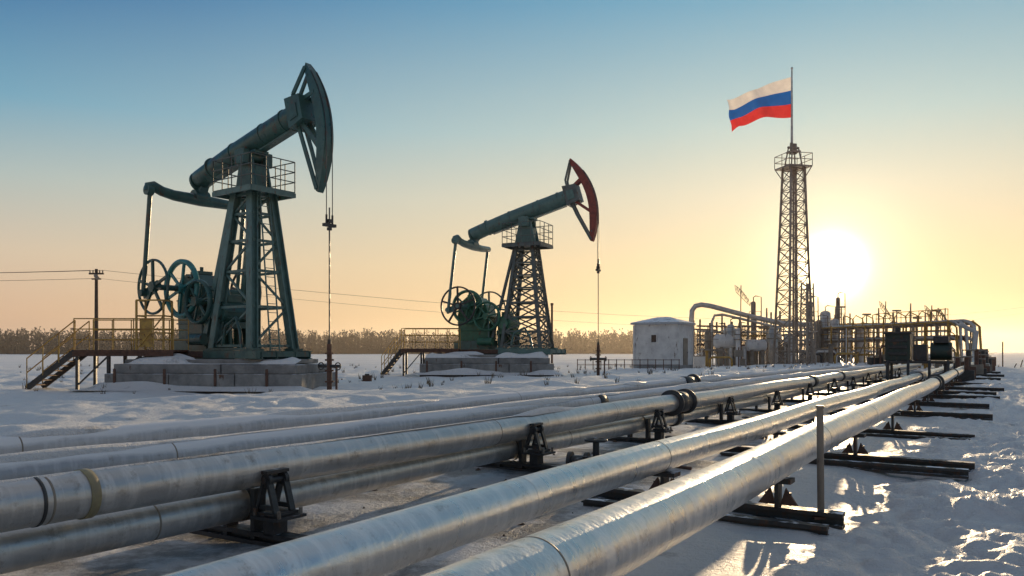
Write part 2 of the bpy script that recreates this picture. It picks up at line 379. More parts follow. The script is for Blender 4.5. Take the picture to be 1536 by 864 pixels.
# ------------------------------------------------------------------ pumpjack
def rail(b, pts, z0, z1, m, r=.022, step=.7, mids=1):
    pts=[Vector(p) for p in pts]
    for a,c in zip(pts[:-1],pts[1:]):
        for k in range(mids+1):
            z=z0+(z1-z0)*(k+1)/(mids+1); b.tube((a.x,a.y,a.z+z),(c.x,c.y,c.z+z),r,m,6)
        n=max(1,int((c-a).length/step))
        for i in range(n+1):
            p=a.lerp(c,i/n); b.tube((p.x,p.y,p.z+z0),(p.x,p.y,p.z+z1),r,m,6)
def pumpjack(loc, yaw, C, pitch, slab_off, slab_yaw, wheels):
    E=empty('oil_pumpjack',loc,-yaw)
    PZ=8.5; RR=4.1
    b=B(); L=C['leg']
    top=(.46,.40,7.15); bot=(*C['spread'],1.3)
    def lp(sx,sy,z):
        t=(top[2]-z)/(top[2]-bot[2]); return Vector((sx*(top[0]+(bot[0]-top[0])*t),sy*(top[1]+(bot[1]-top[1])*t),z))
    for sx in(-1,1):
        for sy in(-1,1): b.ibeam(lp(sx,sy,1.3),lp(sx,sy,7.15),C['lw'],C['lw'],L,.04)
    lv=C['levels']
    for i,z in enumerate(lv):
        for j,(a,c) in enumerate((((-1,-1),(1,-1)),((1,-1),(1,1)),((1,1),(-1,1)),((-1,1),(-1,-1)))):
            b.beam(lp(*a,z),lp(*c,z),.09,.09,L)
            if i+1<len(lv):
                z2=lv[i+1]
                if not C['xbrace'] and j in(2,3): continue
                if C['xbrace'] or i%2==0: b.beam(lp(*a,z),lp(*c,z2),.07,.07,L)
                if C['xbrace'] or i%2==1: b.beam(lp(*c,z),lp(*a,z2),.07,.07,L)
    for sy in(-1,1):
        b.ibeam((-.6,sy*.42,6.9),(-1.9,sy*.75,1.5),C['lw']*.8,C['lw']*.8,L,.035)
        b.tube((-1.30,sy*.6,4.0),(-.75,sy*.68,4.0),.05,L,8)
    for sx in(-.2,.2): b.beam((bot[0]+.1,sx,1.3),(.62,sx,7.2),.04,.04,L)
    for i in range(18):
        t=i/18; xx=bot[0]+.1-(bot[0]-.52)*t; b.beam((xx,-.2,1.4+5.8*t),(xx,.2,1.4+5.8*t),.025,.025,L)
    b.obj('samson_post',E)
    b=B()
    b.bbox((-1.1,-.95,7.1),(1.15,.95,7.17),L); 
    for yy in(-.95,.95): b.beam((-1.12,yy,7.04),(1.17,yy,7.04),.07,.16,L)
    for xx in(-1.1,1.15): b.beam((xx,-.95,7.04),(xx,.95,7.04),.07,.16,L)
    rail(b,[(-1.1,-.95,7.15),(1.15,-.95,7.15),(1.15,.95,7.15),(-1.1,.95,7.15),(-1.1,-.95,7.15)],0,1.12,C['rail'],.02,.55,2)
    b.obj('service_platform',E)
    b=B()
    b.prism([(-.62,0),(.62,0),(.34,1.25),(-.34,1.25)],(0,-.36,7.18),(1,0,0),(0,0,1),(0,.1,0),C['body'])
    b.prism([(-.62,0),(.62,0),(.34,1.25),(-.34,1.25)],(0,.26,7.18),(1,0,0),(0,0,1),(0,.1,0),C['body'])
    b.bbox((-.45,-.25,7.18),(.45,.25,8.05),C['body'])
    b.tube((0,-.62,PZ-.05),(0,.62,PZ-.05),.2,C['body'],18)
    for yy in(-.5,.5): b.bbox((-.28,yy-.13,8.1),(.28,yy+.13,8.62),C['body'])
    b.bbox((-.5,-.3,8.5),(.5,.3,8.62),C['body'])
    b.obj('saddle_bearing',E,bevel=.02)
    pv=Matrix.Rotation(-pitch,4,'Y')
    def T(x,y,z): q=pv@Vector((x,y,z)); return Vector((q.x,q.y,q.z+PZ))
    b=B(); bz=.42; br=C['br']
    b.path([T(-3.45,0,bz-.12),T(-3.35,0,bz-.08),T(-2.6,0,bz-.03),T(-.8,0,bz),T(.8,0,bz),T(2.2,0,bz),T(3.0,0,bz)],[br*.8,br*.95,br*.93,br,br,br*.98,br*.93],C['beam'],28)
    for x in(-2.4,-.9,.9,2.1): b.path([T(x-.03,0,bz),T(x+.03,0,bz)],br+.025,C['beam'],28,True)
    b.path([T(-3.52,0,bz-.12),T(-3.43,0,bz-.12)],br,C['beam'],24)
    b.beam(T(-2.2,0,bz-br-.02),T(2.4,0,bz-br-.02),.3,.06,C['beam'])
    b.obj('walking_beam',E)
    # horsehead
    b=B(); hw=C['hw']; fa,fb=C['arc']
    a0,a1=R(fa),R(fb); n=30; am=(a0+a1)/2; ah=(a1-a0)/2
    def arc(rad,a,y): return T(rad*math.cos(a),y,rad*math.sin(a))
    A=[a0+(a1-a0)*i/n for i in range(n+1)]
    def taper(a): return .26*(1-abs((a-am)/ah)**4)+.10
    vs=[];fs=[]
    for a in A:
        w=hw*(1-.45*(abs((a-am)/ah))**3)
        for rad in(RR,RR-.05):
            for yy in(-w,w): vs.append(arc(rad,a,yy))
    for i in range(n):
        o=i*4; p=o+4
        fs+=[(o,o+1,p+1,p),(o+2,p+2,p+3,o+3),(o,p,p+2,o+2),(o+1,o+3,p+3,p+1)]
    fs+=[(0,2,3,1),(n*4,n*4+1,n*4+3,n*4+2)]
    b.add(vs,fs,C['face'],False)
    for sy in(-1,1):
        vs=[];fs=[]
        for a in A:
            w=hw*(1-.45*(abs((a-am)/ah))**3)-.04
            for rad in(RR-.052,RR-.052-taper(a)):
                for yy in(w-.03,w+.02): vs.append(arc(rad,a,sy*yy))
        for i in range(n):
            o=i*4;p=o+4
            fs+=[(o,o+1,p+1,p),(o+2,p+2,p+3,o+3),(o,p,p+2,o+2),(o+1,o+3,p+3,p+1)]
        fs+=[(0,2,3,1),(n*4,n*4+1,n*4+3,n*4+2)]
        b.add(vs,fs,C['face'])
        yy=sy*(hw-.06)
        b.beam(T(2.95,yy,.75),arc(RR-.2,am+R(17),yy),.08,.14,C['face']); b.beam(T(2.95,yy,.05),arc(RR-.2,am-R(14),yy),.08,.14,C['face'])
        tp=arc(RR-.12,a1-.02,yy*.75); bt=arc(RR-.12,a0+.02,yy*.75)
        mid1=T(2.78,yy,1.30+RR*math.sin(am)*.4); mid2=T(2.9,yy,-.75+RR*math.sin(am)*.4)
        for p,q_ in((tp,mid1),(mid1,T(2.75,yy,.7)),(T(2.75,yy,.1),mid2),(mid2,bt)): b.beam(p,q_,.07,.14,C['head'])
    b.prism([(2.55,-.12),(3.3,-.05),(3.3,.85),(2.55,.98)],T(0,-.40,0),T(1,0,0)-T(0,0,0),T(0,0,1)-T(0,0,0),(0,.80,0),C['head'])
    b.prism([(2.7,.1),(3.1,.12),(3.1,.6),(2.7,.65)],T(0,-.43,0),T(1,0,0)-T(0,0,0),T(0,0,1)-T(0,0,0),(0,.86,0),C['body'])
    for a in(am+R(17),am-R(14),am+R(28),am-R(28)): b.beam(arc(RR-.2,a,-hw+.06),arc(RR-.2,a,hw-.06),.06,.09,C['head'])
    b.obj('horsehead',E)
    b=B(); zc=5.55
    for yy in(-.13,.13):
        cab=[arc(RR+.02,R(22)-(R(22)+pitch)*i/7,yy) for i in range(8)]
        b.path(cab+[Vector((RR+.03,yy,PZ-1)),Vector((RR+.03,yy,zc))],.016,'rope',6)
        b.tube((RR+.03,yy,zc+.0),(RR+.03,yy,zc+.35),.035,'black',8)
    b.box((RR+.03,0,zc),(.14,.5,.10),'black'); b.box((RR+.03,0,zc+.14),(.16,.18,.12),'black'); b.box((RR+.03,0,zc-.12),(.12,.12,.1),'black')
    b.tube((RR+.03,0,1.2),(RR+.03,0,zc+.6),.024,'rope',8)
    b.obj('polished_rod',E)
    b=B(); x=RR+.03
    b.tube((x,0,-.3),(x,0,1.55),.085,'rust',14); b.tube((x,0,1.1),(x,0,1.7),.06,'black',12)
    for z in(.25,.62,.98,1.2): b.tube((x,0,z),(x,0,z+.06),.15,'rust',16)
    b.tube((x-.45,-.05,.8),(x+.45,.05,.8),.055,'black',10)
    for q_ in(-.42,.42): b.ring((x+q_,0,.8),(1,0,0),.12,.02,'black',16)
    b.tube((x+.35,0,.8),(x+.35,0,0),.04,'rust',8)
    b.obj('wellhead',E)
    b=B(); ex=-3.4; te=T(-3.25,0,.1); ez=7.35
    b.beam(te,(ex,0,ez),.34,.3,C['beam']); b.tube((ex,-.3,ez),(ex,.3,ez),.26,C['beam'],18)
    b.path([(ex,-2.15,ez-.1),(ex,-2.1,ez+.08),(ex,-1.95,ez+.12),(ex,-1.6,ez-.02),(ex,-1.1,ez-.1),(ex,0,ez-.12),(ex,1.2,ez-.12),(ex,2.1,ez-.05)],[.14,.18,.19,.19,.2,.23,.19,.16],C['beam'],18)
    b.tube((ex,-2.22,ez-.05),(ex,-1.98,ez-.05),.2,C['beam'],16)
    cz=3.7; cx=-3.3
    for yy,ang in((-2.05,R(200)),(2.0,R(200))):
        pin=Vector((cx+.62*math.cos(ang),yy,cz+.62*math.sin(ang)))
        b.tube((ex,yy,ez),pin,.085,C['body'],12)
        b.tube(pin-Vector((0,.14,0)),pin+Vector((0,.14,0)),.13,C['body'],14)
    b.obj('equalizer_and_pitman_arms',E)
    b=B()
    b.tube((cx,-2.1,cz),(cx,2.1,cz),.11,C['body'],16)
    for (yy,rr,th,mm,sp) in wheels: b.wheel((cx,yy,cz),(0,1,0),rr,th,mm,sp,.2,.35,th*1.2,.09)
    for yy in(-1.9,1.85):
        b.beam((cx+.25,yy,cz+.1),(cx-.75,yy,cz-.28),.16,.3,C['body'])
    b.obj('crank_wheels',E)
    b=B(); g=C['gear']
    prof=[(-.85,-1.9),(.95,-1.9),(1.05,-.6),(.85,.1),(.35,.55),(-.35,.6),(-.8,.25),(-.95,-.5)]
    b.prism(prof,(cx+.15,-.55,cz),(1,0,0),(0,0,1),(0,1.1,0),g)
    for yy in(-.66,.60): b.tube((cx,yy,cz),(cx,yy+.06,cz),.55,g,24)
    for yy in(-.64,.58): b.tube((cx+.75,yy,cz-.75),(cx+.75,yy+.06,cz-.75),.36,g,20)
    for i in range(10):
        t=2*math.pi*i/10; b.tube((cx+.46*math.cos(t),-.70,cz+.46*math.sin(t)),(cx+.46*math.cos(t),-.64,cz+.46*math.sin(t)),.035,'black',6)
    for z in(-1.35,-.9,-.45): b.bbox((cx-.78,-.6,cz+z),(cx+1.12,-.552,cz+z+.05),g)
    b.bbox((cx-.3,-.3,cz+.58),(cx+.3,.3,cz+.72),g); b.tube((cx,0,cz+.7),(cx,0,cz+.9),.07,g,10)
    b.wheel((cx+1.25,-.95,cz-.55),(0,1,0),.78,.07,g,6,.18,.2,.12,.08)
    b.tube((cx+1.25,-.95,cz-.55),(cx+1.25,.3,cz-.55),.09,g,12)
    b.tube((-1.1,-.75,2.75),(-1.1,.55,2.75),.42,C['motor'],24)
    for i in range(12):
        t=2*math.pi*i/12; b.beam((-1.1+.44*math.cos(t),-.6,2.75+.44*math.sin(t)),(-1.1+.44*math.cos(t),.4,2.75+.44*math.sin(t)),.03,.06,C['motor'])
    b.tube((-1.1,-.9,2.75),(-1.1,-.75,2.75),.3,C['motor'],18); b.bbox((-1.35,-.5,3.12),(-.85,.1,3.4),C['motor'])
    b.bbox((-1.6,-.6,2.15),(-.6,.5,2.38),C['motor'])
    for xx in(-1.5,-.7):
        for yy in(-.5,.4): b.beam((xx,yy,1.4),(xx,yy,2.15),.1,.1,C['body'])
    b.path([(-.6,-.9,1.5),(-.4,-.9,2.2),(.2,-.9,2.5),(.6,-1.0,2.0),(.7,-1,1.4)],.06,C['body'],8)
    b.path([(-2.0,-.8,1.5),(-2.0,-.8,3.3),(-1.6,-.8,3.6),(-1.1,-.6,3.5)],.05,C['body'],8)
    b.bbox((-2.1,.6,1.5),(-1.3,1.1,2.9),g); b.tube((-2.6,-.9,1.75),(-1.7,-.9,1.75),.22,g,16)
    b.obj('gearbox_and_motor',E,bevel=.015)
    b=B()
    for yy in(-1.05,-.4,.4,1.05): b.ibeam((-4.5,yy,1.17),(1.9,yy,1.17),.18,.3,C['body'],.03)
    for xx in(-4.4,-3.4,-2.2,-1.2,0,1.2,1.8): b.beam((xx,-1.1,1.2),(xx,1.1,1.2),.14,.2,C['body'])
    b.bbox((-4.3,-.6,1.33),(-2.1,.6,1.8),C['body']); b.bbox((-1.0,-1.2,1.34),(1.6,-.9,1.42),C['body'])
    for sx in(-1,1):
        for sy in(-1,1): b.box((sx*bot[0],sy*bot[1],1.36),(.5,.45,.08),C['body'])
    b.bbox((-4.55,-1.25,1.08),(-1.2,-1.15,1.3),'rust'); b.bbox((-1.2,-1.3,1.05),(1.9,-1.12,1.33),C['body'])
    b.obj('steel_skid',E)
    b=B(); so=slab_off
    for i in range(3):
        x0=-3.6+i*2.4; b.bbox((x0,-1.75,-.3),(x0+2.37,1.75,.52),'concrete')
    b.bbox((-3.35,-1.6,.52),(.6,1.6,.86),'concrete'); b.bbox((.64,-1.62,.52),(3.35,1.6,.84),'concrete')
    b.bbox((-3.1,-1.35,.86),(3.0,1.35,1.02),'concrete')
    for i in range(4): b.bbox((-3.25+i*1.85,-1.8,.1),(-3.15+i*1.85,-1.74,.7),'rust')
    b.obj('concrete_foundation',E,(so[0],so[1],0),slab_yaw,bevel=.05)
    b=B(); nx,ny=60,12; vs=[];fs=[]
    for i in range(nx+1):
        for j in range(ny+1):
            x=-3.33+6.6*i/nx; yv=-1.60+.62*j/ny
            e=min(1,min(i,nx-i)/3)*min(1,j/2.)
            hh=max(0,float(vn(np.array(x*1.1+20+loc[0]),np.array(yv*1.3+3)))+.30)*.34
            vs.append((x,yv,.855+e*(hh+.02)+(.14*j/ny if hh>.05 else 0)))
    for i in range(nx):
        for j in range(ny): a=i*(ny+1)+j; fs.append((a,a+ny+1,a+ny+2,a+1))
    b.add(vs,fs,'snow',True)
    vs=[];fs=[]
    for i in range(nx+1):
        x=-4.3+8.4*i/nx; hh=.10+.5*max(0,float(vn(np.array(x*.7+loc[0]),np.array(4.4)))+.1)
        for j in range(7):
            t=j/6; vs.append((x,-1.72-.9*t-.2*hh,-.03+hh*(1-t)**1.8*min(1,i/4,(nx-i)/4)))
    for i in range(nx):
        for j in range(6): a=i*7+j; fs.append((a,a+1,a+8,a+7))
    b.add(vs,fs,'snow',True)
    b.obj('snow_on_foundation',E,(so[0],so[1],0),slab_yaw)
    return E
rot=lambda dx,dy,a:(dx*math.cos(a)-dy*math.sin(a),dx*math.sin(a)+dy*math.cos(a))
Y1=29.3; y1=R(36)
C1=dict(leg='dteal2',lw=.30,levels=[1.5,2.9,4.2,5.3,6.3,7.0],xbrace=False,spread=(1.15,.9),arc=(-40,28),hw=.21,br=.42,rail='lgrey',body='dteal',beam='dteal',head='dteal',face='dteal',gear='dteal',motor='dteal')
pumpjack((-9.50,Y1,.0),y1,C1,R(14),rot(-.95,-.2,y1),y1-R(7),[(-2.0,1.0,.05,'dteal',5),(-.85,1.05,.10,'teal',6),(2.0,1.0,.05,'black',5)])
Y2=44.4; y2=R(24)
C2=dict(leg='lgrey',lw=.17,levels=[1.5,2.3,3.1,3.9,4.7,5.4,6.1,6.8],xbrace=True,spread=(1.15,.95),arc=(-36,35),hw=.24,br=.42,rail='lgrey',body='dteal2',beam='dteal2',head='lgrey',face='red',gear='green',motor='green')
pumpjack((.85,Y2,.1),y2,C2,R(16),rot(-2.1,-.3,y2),y2-R(3),[(-2.0,1.05,.05,'black',5),(-.85,.9,.09,'green',6),(2.0,1.05,.05,'lgrey',5)])

# ------------------------------------------------------------------ access decks with stairs
def access(name,x0,x1,xs,yf,yb,zd,mat,cage):
    E=empty(name,(0,0,0)); b=B()
    b.bbox((x0,yf,zd-.06),(x1,yb,zd),'rust')
    for yy in(yf,yb): b.ibeam((x0-.05,yy,zd-.14),(x1,yy,zd-.14),.1,.16,'rust')
    n=3
    for i in range(n+1):
        x=x0+.1+(x1-x0-.2)*i/n
        for yy in(yf+.05,yb-.05): b.beam((x,yy,-.2),(x,yy,zd-.1),.1,.1,'black')
    for i in range(n):
        xa=x0+.1+(x1-x0-.2)*i/n; xb=x0+.1+(x1-x0-.2)*(i+1)/n; b.beam((xa,yf+.05,.1),(xb,yf+.05,zd-.2),.05,.05,'black')
    b.obj('deck',E)
    b=B()
    rail(b,[(x0,yf,zd),(x1,yf,zd)],0,1.1,mat,.022,.6,2); rail(b,[(x0+.0,yb,zd),(x1,yb,zd)],0,1.1,mat,.022,.6,2)
    if cage:
        for xx in(x1-1.3,x1-.35):
            for yy in(yf,yf+.7): b.beam((xx,yy,zd),(xx,yy,zd+1.75),.06,.06,mat)
        for z in(.6,1.2,1.75):
            b.beam((x1-1.3,yf,zd+z),(x1-.35,yf,zd+z),.05,.05,mat); b.beam((x1-1.3,yf,zd+z),(x1-1.3,yf+.7,zd+z),.05,.05,mat); b.beam((x1-.35,yf,zd+z),(x1-.35,yf+.7,zd+z),.05,.05,mat)
        b.beam((x1-1.3,yf,zd),(x1-.35,yf,zd+1.2),.04,.04,mat)
        b.bbox((x1-1.2,yf+.02,zd+.1),(x1-.75,yf+.05,zd+1.1),mat)
    b.obj('guard_rail',E)
    b=B(); w0,w1=yf+.1,yf+1.0
    for yy in(w0,w1): b.beam((xs,yy,0),(x0,yy,zd-.05),.06,.2,'black')
    k=8
    for i in range(k):
        t=(i+.5)/k; b.box((xs+(x0-xs)*t,(w0+w1)/2,zd*t+.02),(.28,w1-w0,.04),'rust')
    for yy in(w0-.02,w1+.02):
        for h in(.55,1.05): b.tube((xs,yy,h),(x0,yy,zd+h),.022,mat,6)
        for i in range(4):
            t=i/3; b.tube((xs+(x0-xs)*t,yy,zd*t),(xs+(x0-xs)*t,yy,zd*t+1.05),.022,mat,6)
    b.obj('steps',E)
access('access_stairs',-15.4,-11.9,-17.1,28.0,29.3,1.35,'yellow',True)
access('access_stairs',-6.0,-2.9,-7.1,43.3,44.6,1.45,'yellow',False)

# ------------------------------------------------------------------ small building
def hut():
    Yh=62; c=S(995,552,Yh); E=empty('white_hut',(c.x,Yh,0),R(-32))
    b=B(); w,d,h=3.55,3.1,3.35
    b.bbox((-w/2,-d/2,-.2),(w/2,d/2,h),'white'); b.bbox((-w/2-.06,-d/2-.06,-.2),(w/2+.06,d/2+.06,.25),'concrete')
    for x in(-w/2,w/2):
        for y_ in(-d/2,d/2): b.box((x,y_,h/2+.1),(.14,.14,h-.3),'white')
    b.obj('walls',E)
    b=B(); e=.22
    vs=[(-w/2-e,-d/2-e,h+.0),(w/2+e,-d/2-e,h),(w/2+e,d/2+e,h),(-w/2-e,d/2+e,h)]
    vs+= [(x,y_,h+.16) for x,y_,_ in vs]+[(-.5,0,h+.62),(.5,0,h+.62)]
    b.add(vs,[(0,1,5,4),(1,2,6,5),(2,3,7,6),(3,0,4,7),(3,2,1,0),(4,5,9,8),(5,6,9),(6,7,8,9),(7,4,8)],'roof')
    b.obj('roof',E)
    b=B(); b.bbox((-.35,-d/2-.03,2.0),(.05,-d/2-.004,2.55),'glass')
    for q_ in((-.42,-.35),(.05,.12)): b.bbox((q_[0],-d/2-.06,1.93),(q_[1],-d/2-.005,2.62),'white')
    b.bbox((-.35,-d/2-.06,2.55),(.05,-d/2-.006,2.62),'white')
    b.bbox((w/2+.005,-.5,.25),(w/2+.05,.45,2.3),'ind'); b.bbox((w/2+.05,.25,1.2),(w/2+.09,.35,1.25),'black')
    b.obj('window_and_door',E)
hut()

# ------------------------------------------------------------------ derrick tower and flag
TY=65.; TX=(1190-768)/F*TY
def tower():
    E=empty('lattice_tower',(TX,TY,0),R(14)); b=B(); zt=16.2; W='tower'
    def lp(sx,sy,z): w=1.12-(1.12-.60)*z/zt; return Vector((sx*w,sy*w,z))
    zs=[0]; 
    while zs[-1]<zt-.5: zs.append(min(zt,zs[-1]+1.35-.55*zs[-1]/zt))
    for sx in(-1,1):
        for sy in(-1,1): b.beam(lp(sx,sy,-.2),lp(sx,sy,zt),.14,.14,W)
    cs=[(-1,-1),(1,-1),(1,1),(-1,1)]
    for i,z in enumerate(zs):
        for k in range(4):
            a,c=cs[k],cs[(k+1)%4]; b.beam(lp(*a,z),lp(*c,z),.055,.055,W)
            if i+1<len(zs): b.beam(lp(*a,z),lp(*c,zs[i+1]),.05,.05,W); b.beam(lp(*c,z),lp(*a,zs[i+1]),.05,.05,W)
    b.tube((0,0,0),(0,0,zt),.08,W,10); b.tube((.3,.2,0),(.3,.2,zt),.05,W,8)
    for sx in(.75,1.05): b.beam((sx-.1,-1.2,0),(sx-.35,-.66,zt),.035,.035,W)
    b.obj('lattice_structure',E)
    b=B(); b.bbox((-1.05,-1.05,zt),(1.05,1.05,zt+.12),W)
    for sx in(-1,1):
        for sy in(-1,1): b.beam((sx*.6,sy*.6,zt-.9),(sx*1.0,sy*1.0,zt),.07,.07,W)
    rail(b,[(-1.05,-1.05,zt),(1.05,-1.05,zt),(1.05,1.05,zt),(-1.05,1.05,zt),(-1.05,-1.05,zt)],.1,1.1,W,.03,.7,1)
    for sx in(-1,1):
        for sy in(-1,1): b.beam((sx*.5,sy*.5,zt+.1),(sx*.28,sy*.28,zt+1.7),.08,.08,W)
    b.bbox((-.42,-.42,zt+1.3),(.42,.42,zt+1.42),W); b.tube((0,0,zt+1.2),(0,0,zt+2.0),.28,'ind',14); b.tube((-.5,0,zt+1.7),(.5,0,zt+1.7),.10,'ind',10)
    b.tube((-.4,-.35,zt+1.4),(-.4,-.35,zt+2.0),.12,'ind',10); b.tube((.4,.3,zt+1.4),(.4,.3,zt+1.9),.12,'ind',10)
    b.obj('crown_platform',E)
    E2=empty('lattice_mast',(S(1211,540,62).x,62,0),R(20)); b=B()
    for sx,sy in cs: b.beam((sx*.42,sy*.42,-.2),(sx*.30,sy*.30,6.6),.09,.09,W)
    z=0
    while z<6.2:
        for k in range(4):
            a,c=cs[k],cs[(k+1)%4]; w=.42-.12*z/6.6; w2=.42-.12*(z+.7)/6.6
            b.beam((a[0]*w,a[1]*w,z),(c[0]*w,c[1]*w,z),.04,.04,W); b.beam((a[0]*w,a[1]*w,z),(c[0]*w2,c[1]*w2,z+.7),.04,.04,W)
        z+=.7
    b.obj('lattice',E2)
tower()
ptop=24.3
def flag():
    E=empty('flag_on_pole',(TX-.12,TY,0)); b=B()
    b.path([(0,0,17.6),(0,0,20),(0,0,ptop)],[.11,.09,.06],'silver',12)
    b.path([(0,0,ptop),(0,0,ptop+.1),(0,0,ptop+.2)],[.06,.11,.03],'silver',12)
    b.obj('flagpole',E)
    nx,nz=70,30; Wd,Ht=5.25,3.3
    vs=[];fs=[];mi=[]
    for i in range(nx+1):
        for j in range(nz+1):
            t=i/nx; v=j/nz
            x=-.08-Wd*t*(.985)+.10*math.sin(t*7+v*1.5)*t
            yy=.60*math.sin(t*7.5+v*1.4)*(t**.7)+.24*math.sin(t*16+v*3.5)*t
            droop=-1.75*t**1.05+.34*math.sin(t*6.4+.3)*t
            hgt=Ht*(1-.12*t-.05*math.sin(t*math.pi)**2)
            z=ptop-.62+droop*(1-.38*v)-hgt*v+.06*math.sin(t*11+v*4)*t
            if t>.8: z-=.55*((t-.8)/.2)**1.5*v; x+=.35*((t-.8)/.2)*v
            if i==nx: x+=.08*math.sin(v*9)
            vs.append((x,yy,z))
    for i in range(nx):
        for j in range(nz):
            a=i*(nz+1)+j; fs.append((a,a+1,a+nz+2,a+nz+1)); mi.append(0 if j<nz/3 else 1 if j<2*nz/3 else 2)
    me=bpy.data.meshes.new('flag_cloth'); me.from_pydata(vs,[],fs)
    for nm,c in(('flag_white',(.80,.77,.74)),('flag_blue',(.02,.13,.48)),('flag_red',(.72,.05,.05))):
        m,nt,bs=new_mat(nm); 
        wv=noise(nt,objco(nt),2.2,4); cc=mix(nt,ramp(nt,wv,[(.3,0.),(.7,1.)]),tuple(x*.85 for x in c),c)
        nt.links.new(cc,bs.inputs['Base Color']); bs.inputs['Roughness'].default_value=.75
        tr=nt.nodes.new('ShaderNodeBsdfTranslucent'); nt.links.new(cc,tr.inputs['Color'])
        mx=nt.nodes.new('ShaderNodeMixShader'); mx.inputs[0].default_value=.40
        nt.links.new(bs.outputs[0],mx.inputs[1]); nt.links.new(tr.outputs[0],mx.inputs[2])
        nt.links.new(mx.outputs[0],nt.nodes['Material Output'].inputs['Surface'])
        me.materials.append(m)
    me.polygons.foreach_set('material_index',mi); me.polygons.foreach_set('use_smooth',[True]*len(fs)); me.update()
    o=bpy.data.objects.new('flag_cloth',me); scene.collection.objects.link(o); o.parent=E
flag()

